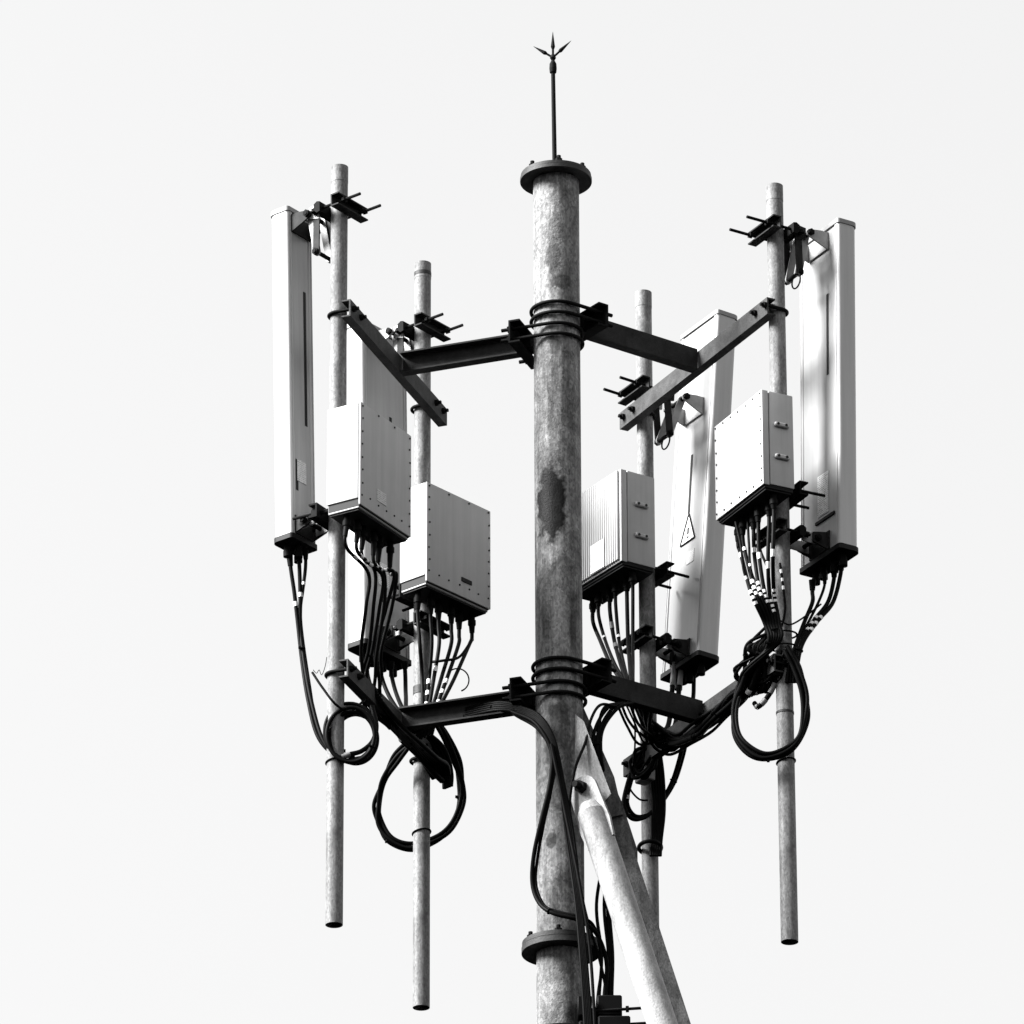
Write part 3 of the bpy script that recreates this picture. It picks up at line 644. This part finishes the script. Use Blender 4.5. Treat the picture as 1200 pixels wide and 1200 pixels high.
# wide sunlit antenna (A4)
lb = 'black jumper cable dropping from the wide sunlit antenna to the pole'; g = 'jumpers below the wide sunlit antenna'
for i, (x0, bx, f) in enumerate(((952, 950, 0), (966, 957, 0), (977, 968, 1), (985, 974, 1))):
    y0 = 684 - i * 7
    cable(lb, g, [(x0, y0 - 4, .06 - .02 * i), (x0, y0 + 10, .06 - .02 * i), (bx + 2, 706, .0), (943 + i * 5, 728, -.04), (934 + i * 2.5, 752, -.08), (926 + i * 3, 776, -.10), (922 + i * 4, 800, -.10)], .0075 if i != 1 else .0050, [(.47 + .05 * j, .010) for j in range(3)] if f else [], .07, (.74,) if i == 3 else ())
cable('thin black tie wire stretched from the pole to the wide sunlit antenna jumpers', None, [(914, 727, -.10), (926, 732, -.10), (944, 722, -.05), (962, 708, .0)], .0032)
# coil (right)
lb = 'turn of the round black coil hanging in front of the pole'; g = 'turns of the round coil'
base = [(922, 760, -.11), (934, 784, -.12), (943, 812, -.12), (944, 840, -.12), (936, 865, -.12), (918, 882, -.12), (896, 887, -.12), (876, 878, -.11), (864, 858, -.09), (862, 832, -.06), (868, 804, -.03), (884, 776, -.02), (902, 756, -.06)]
for i in range(4):
    cx, cy = 904, 826; s = 1 + (i - 1.5) * .04
    cable(lb, g, [(cx + (x - cx) * s + rnd.uniform(-2, 2), cy + (y - cy) * s + rnd.uniform(-2, 2), Y + .012 * (i % 2) - .006) for x, y, Y in base], .0074, [], None, (.48,) if i == 3 else ())
lb = 'tangled black cable end tied to the pole above the round coil'
for i in range(11):
    a = rnd.uniform(-8, 8)
    cable(lb, 'tangled ends above the round coil', [(906 + a, 742 + i, -.10), (900 - i * 2 + a, 760, -.11), (880 + i * 3.4 + rnd.uniform(-5, 5), 782, -.09), (868 + i * 5.5, 802 + rnd.uniform(-6, 6), -.06), (860 + i * 5.5, 824 - i * 2.5, -.02)], .0088, [(.8, .02)] if i in (2,) else [], None, (.35,) if i in (1, 4) else ())
lb = 'cable end with pale sleeves hanging below the sunlit lower crossbar'
cable(lb, None, [(912, 782, -.06), (908, 800, -.07), (900, 816, -.06), (889, 828, -.05), (884, 824, -.03)], .0090, [(.35, .035), (.62, .022), (.8, .014)], bandmat='sleeve')
for z, nm in ((744, 'upper'), (759, 'lower')):
    q = at(914, z, P4[1]); pts = [Vector((P4[0] + .047 * math.cos(R(a)), P4[1] + .047 * math.sin(R(a)), q.z + .004 * math.sin(R(a)))) for a in range(0, 361, 20)]
    cable('%s black strap tying cables round the pole below the smooth radio' % nm, None, pts, .0034, k=3, cat='strap', name='cable_strap')
lb = 'loose thin cable strand looping out of the tangle above the round coil'
for i in range(8):
    j = lambda k=8: rnd.uniform(-k, k)
    cable(lb, 'loose strands above the round coil', [(902 + j(), 738 + j(5), -.11), (886 + j(12), 758 + j(8), -.10), (868 + j(10), 786 + j(8), -.04), (884 + j(14), 806 + j(8), -.02), (906 + j(10), 792 + j(8), -.08), (918 + j(6), 768 + j(8), -.11)], rnd.uniform(.0038, .0065), [(rnd.uniform(.4, .8), .012)] if i % 3 == 0 else [], None, (rnd.uniform(.2, .8),))
lb = 'loose thin cable strand drooping under the lower arm towards the far pole'
for i in range(4):
    j = lambda k=6: rnd.uniform(-k, k)
    cable(lb, 'loose strands under the lower arm', [(722 + i * 5, 822, .12), (734 + i * 6 + j(), 846 + j(), .24), (752 + i * 4 + j(), 866 + j(9), .38), (778 + j(), 868 + j(8), .42), (806 + j(8), 848 + j(6), .36), (828 + j(8), 834 + j(5), .26)], rnd.uniform(.0035, .0058))
lb = 'loose thin jumper wandering between the strands below the smooth sunlit radio'
for i in range(3):
    j = lambda k=4: rnd.uniform(-k, k)
    cable(lb, 'loose jumpers below the smooth sunlit radio', [(862 + i * 14, 612 - i * 8, -.06), (864 + i * 14 + j(), 640 + j(), -.11), (876 + i * 10 + j(5), 672 + j(), -.13), (892 + i * 6 + j(5), 706 + j(), -.12), (900 + i * 4 + j(), 740, -.11), (884 + j(8), 770 + j(), -.06)], .0048, [(rnd.uniform(.3, .6), .014), (rnd.uniform(.3, .6), .010)])
# far right pole: loop, bundle down the pole, strap and small box
lb = 'strand of the slack black loop around the pole foot of the ribbed radio'; g = 'strands of the slack loop'
base = [(757, 880, .56), (744, 896, .55), (735, 920, .54), (731, 944, .54), (740, 959, .55), (755, 958, .58), (770, 945, .60), (786, 920, .60), (796, 890, .56), (802, 862, .46)]
for i in range(2):
    cable(lb, g, [(x + i * 4, y - i * 3, Y + .01 * i) for x, y, Y in base], .0078, [(.16, .02), (.3, .016)] if i else [], None, (.80,) if i == 0 else ())
lb = 'black feeder strapped down the front of the far pole behind the brace'; g = 'feeders strapped to the far pole'
for i in range(5):
    cable(lb, g, [(742 + i * 3, 822, .26), (752 + i * 3, 846, .42), (760 + i * 3, 876, .57), (764 + i * 3.2, 910, .59), (766 + i * 3, 950, .59), (764 + i * 2.6, 985, .59), (763 + i * 2.6, 1003, .585)], .0072)
q = at(768, 996, P3[1]); cable('thick black strap round the far pole ending its feeder bundle', None, [Vector((P3[0] + .040 * math.cos(R(a)), P3[1] - .022 + .062 * math.sin(R(a)), q.z)) for a in range(0, 361, 20)], .0075, k=3, cat='strap', name='cable_strap')
cable('thin black wire hanging from the arm to the small box', None, [(742, 828, .22), (744, 850, .30), (744, 875, .45), (742, 898, .52)], .0034)
cable('thin black wire end curving out below the small box', None, [(737, 922, .52), (742, 930, .53), (750, 937, .54), (759, 938, .55)], .0036)
bx = thing('junction_box', 'small grey junction box hung beside the far pole under the crossbar end', 'box', at(756, 918, .76), R(33))
MB().box((0, 0, .03), (.045, .07, .05), .004).build('case', 'sleeve', bx)
MB().box((0, 0, .0585), (.05, .075, .008), .002).build('lid', 'dark_steel', bx)
for yy in (-.025, .0, .025): MB().cyl((-.0, yy, .066), (0, yy, .088), .011, n=10).build('cable_gland', 'boot', bx)
for p, px_, py_, hh, lab in ((P2, 495, 322, .014, 'dark tape band round the top of the pole beside the hidden antenna'), (P2, 492, 810, .030, 'dark tape band round the pole above the lower dark crossbar'), (P4, 917, 836, .008, 'thin tape band on the pole inside the round coil')):
    q = at(px_, py_, p[1]); tb = thing('tape_band', lab, 'tape', (p[0], p[1], q.z))
    MB().pipe(-hh / 2, hh / 2, .0317, .0304, 32).build('tape', 'flange', tb)
# small clip wire on the narrow antenna pole
cable('thin zigzag wire tail sticking out beside the narrow antenna pole', None, [(367, 785, -.14), (371, 789, -.15), (374, 785, -.16), (377, 791, -.17), (381, 781, -.18), (383, 770, -.19)], .0012, k=4, name='wire_tail', cat='wire')
# ties on poles
for p, px_, py_, lab in ((P1, 387, 893, 'thin black tie round the narrow antenna pole below the small coil'), (P2, 490, 976, 'thin black tie round the pole at the bottom of the large loop'), (P4, 921, 893, 'thin black tie round the pole at the bottom of the round coil')):
    q = at(px_, py_, p[1]); cable(lab, None, [Vector((p[0] + .0325 * math.cos(R(a)), p[1] + .0325 * math.sin(R(a)), q.z + .006 * math.cos(R(a + 30)))) for a in range(0, 361, 20)], .0028, k=3, cat='strap', name='cable_strap')

# cable hanger at the foot of the picture
hp = at(704, 1186, -.10)
hg = thing('cable_hanger', 'black block hanger clamping the feeders beside the lower mast', 'cable hanger', hp)
for i, (x, z, sx, sz) in enumerate(((-.055, .012, .05, .075), (.03, .02, .085, .075), (.045, -.055, .11, .06), (-.05, -.06, .05, .05))):
    MB().box((x, .02 * (i % 2), z), (sx, .07, sz), .005).build('clamp_block', 'boot', hg)
for z in (.0, -.055):
    MB().cyl((-.02, -.01, z), (.16 - z * .1, -.03, z + .004), .0055, n=8).hexa((.085, -.022, z + .002), (.095, -.023, z + .002), .012).build('threaded_rod', 'dark_steel', hg)
MB().box((-.045, .035, -.02), (.09, .02, .09), .002).build('bracket_plate', 'dark_steel', hg)
q = at(660, 1212, 0)
pts = [(-hp + Vector(((RM + .01) * math.cos(R(a)), (RM + .01) * math.sin(R(a)), q.z))) for a in range(150, 390, 10)]
MB().tube([(p.x, p.y, p.z) for p in pts], .0068, 10).build('mast_u_bolt', 'dark_steel', hg)
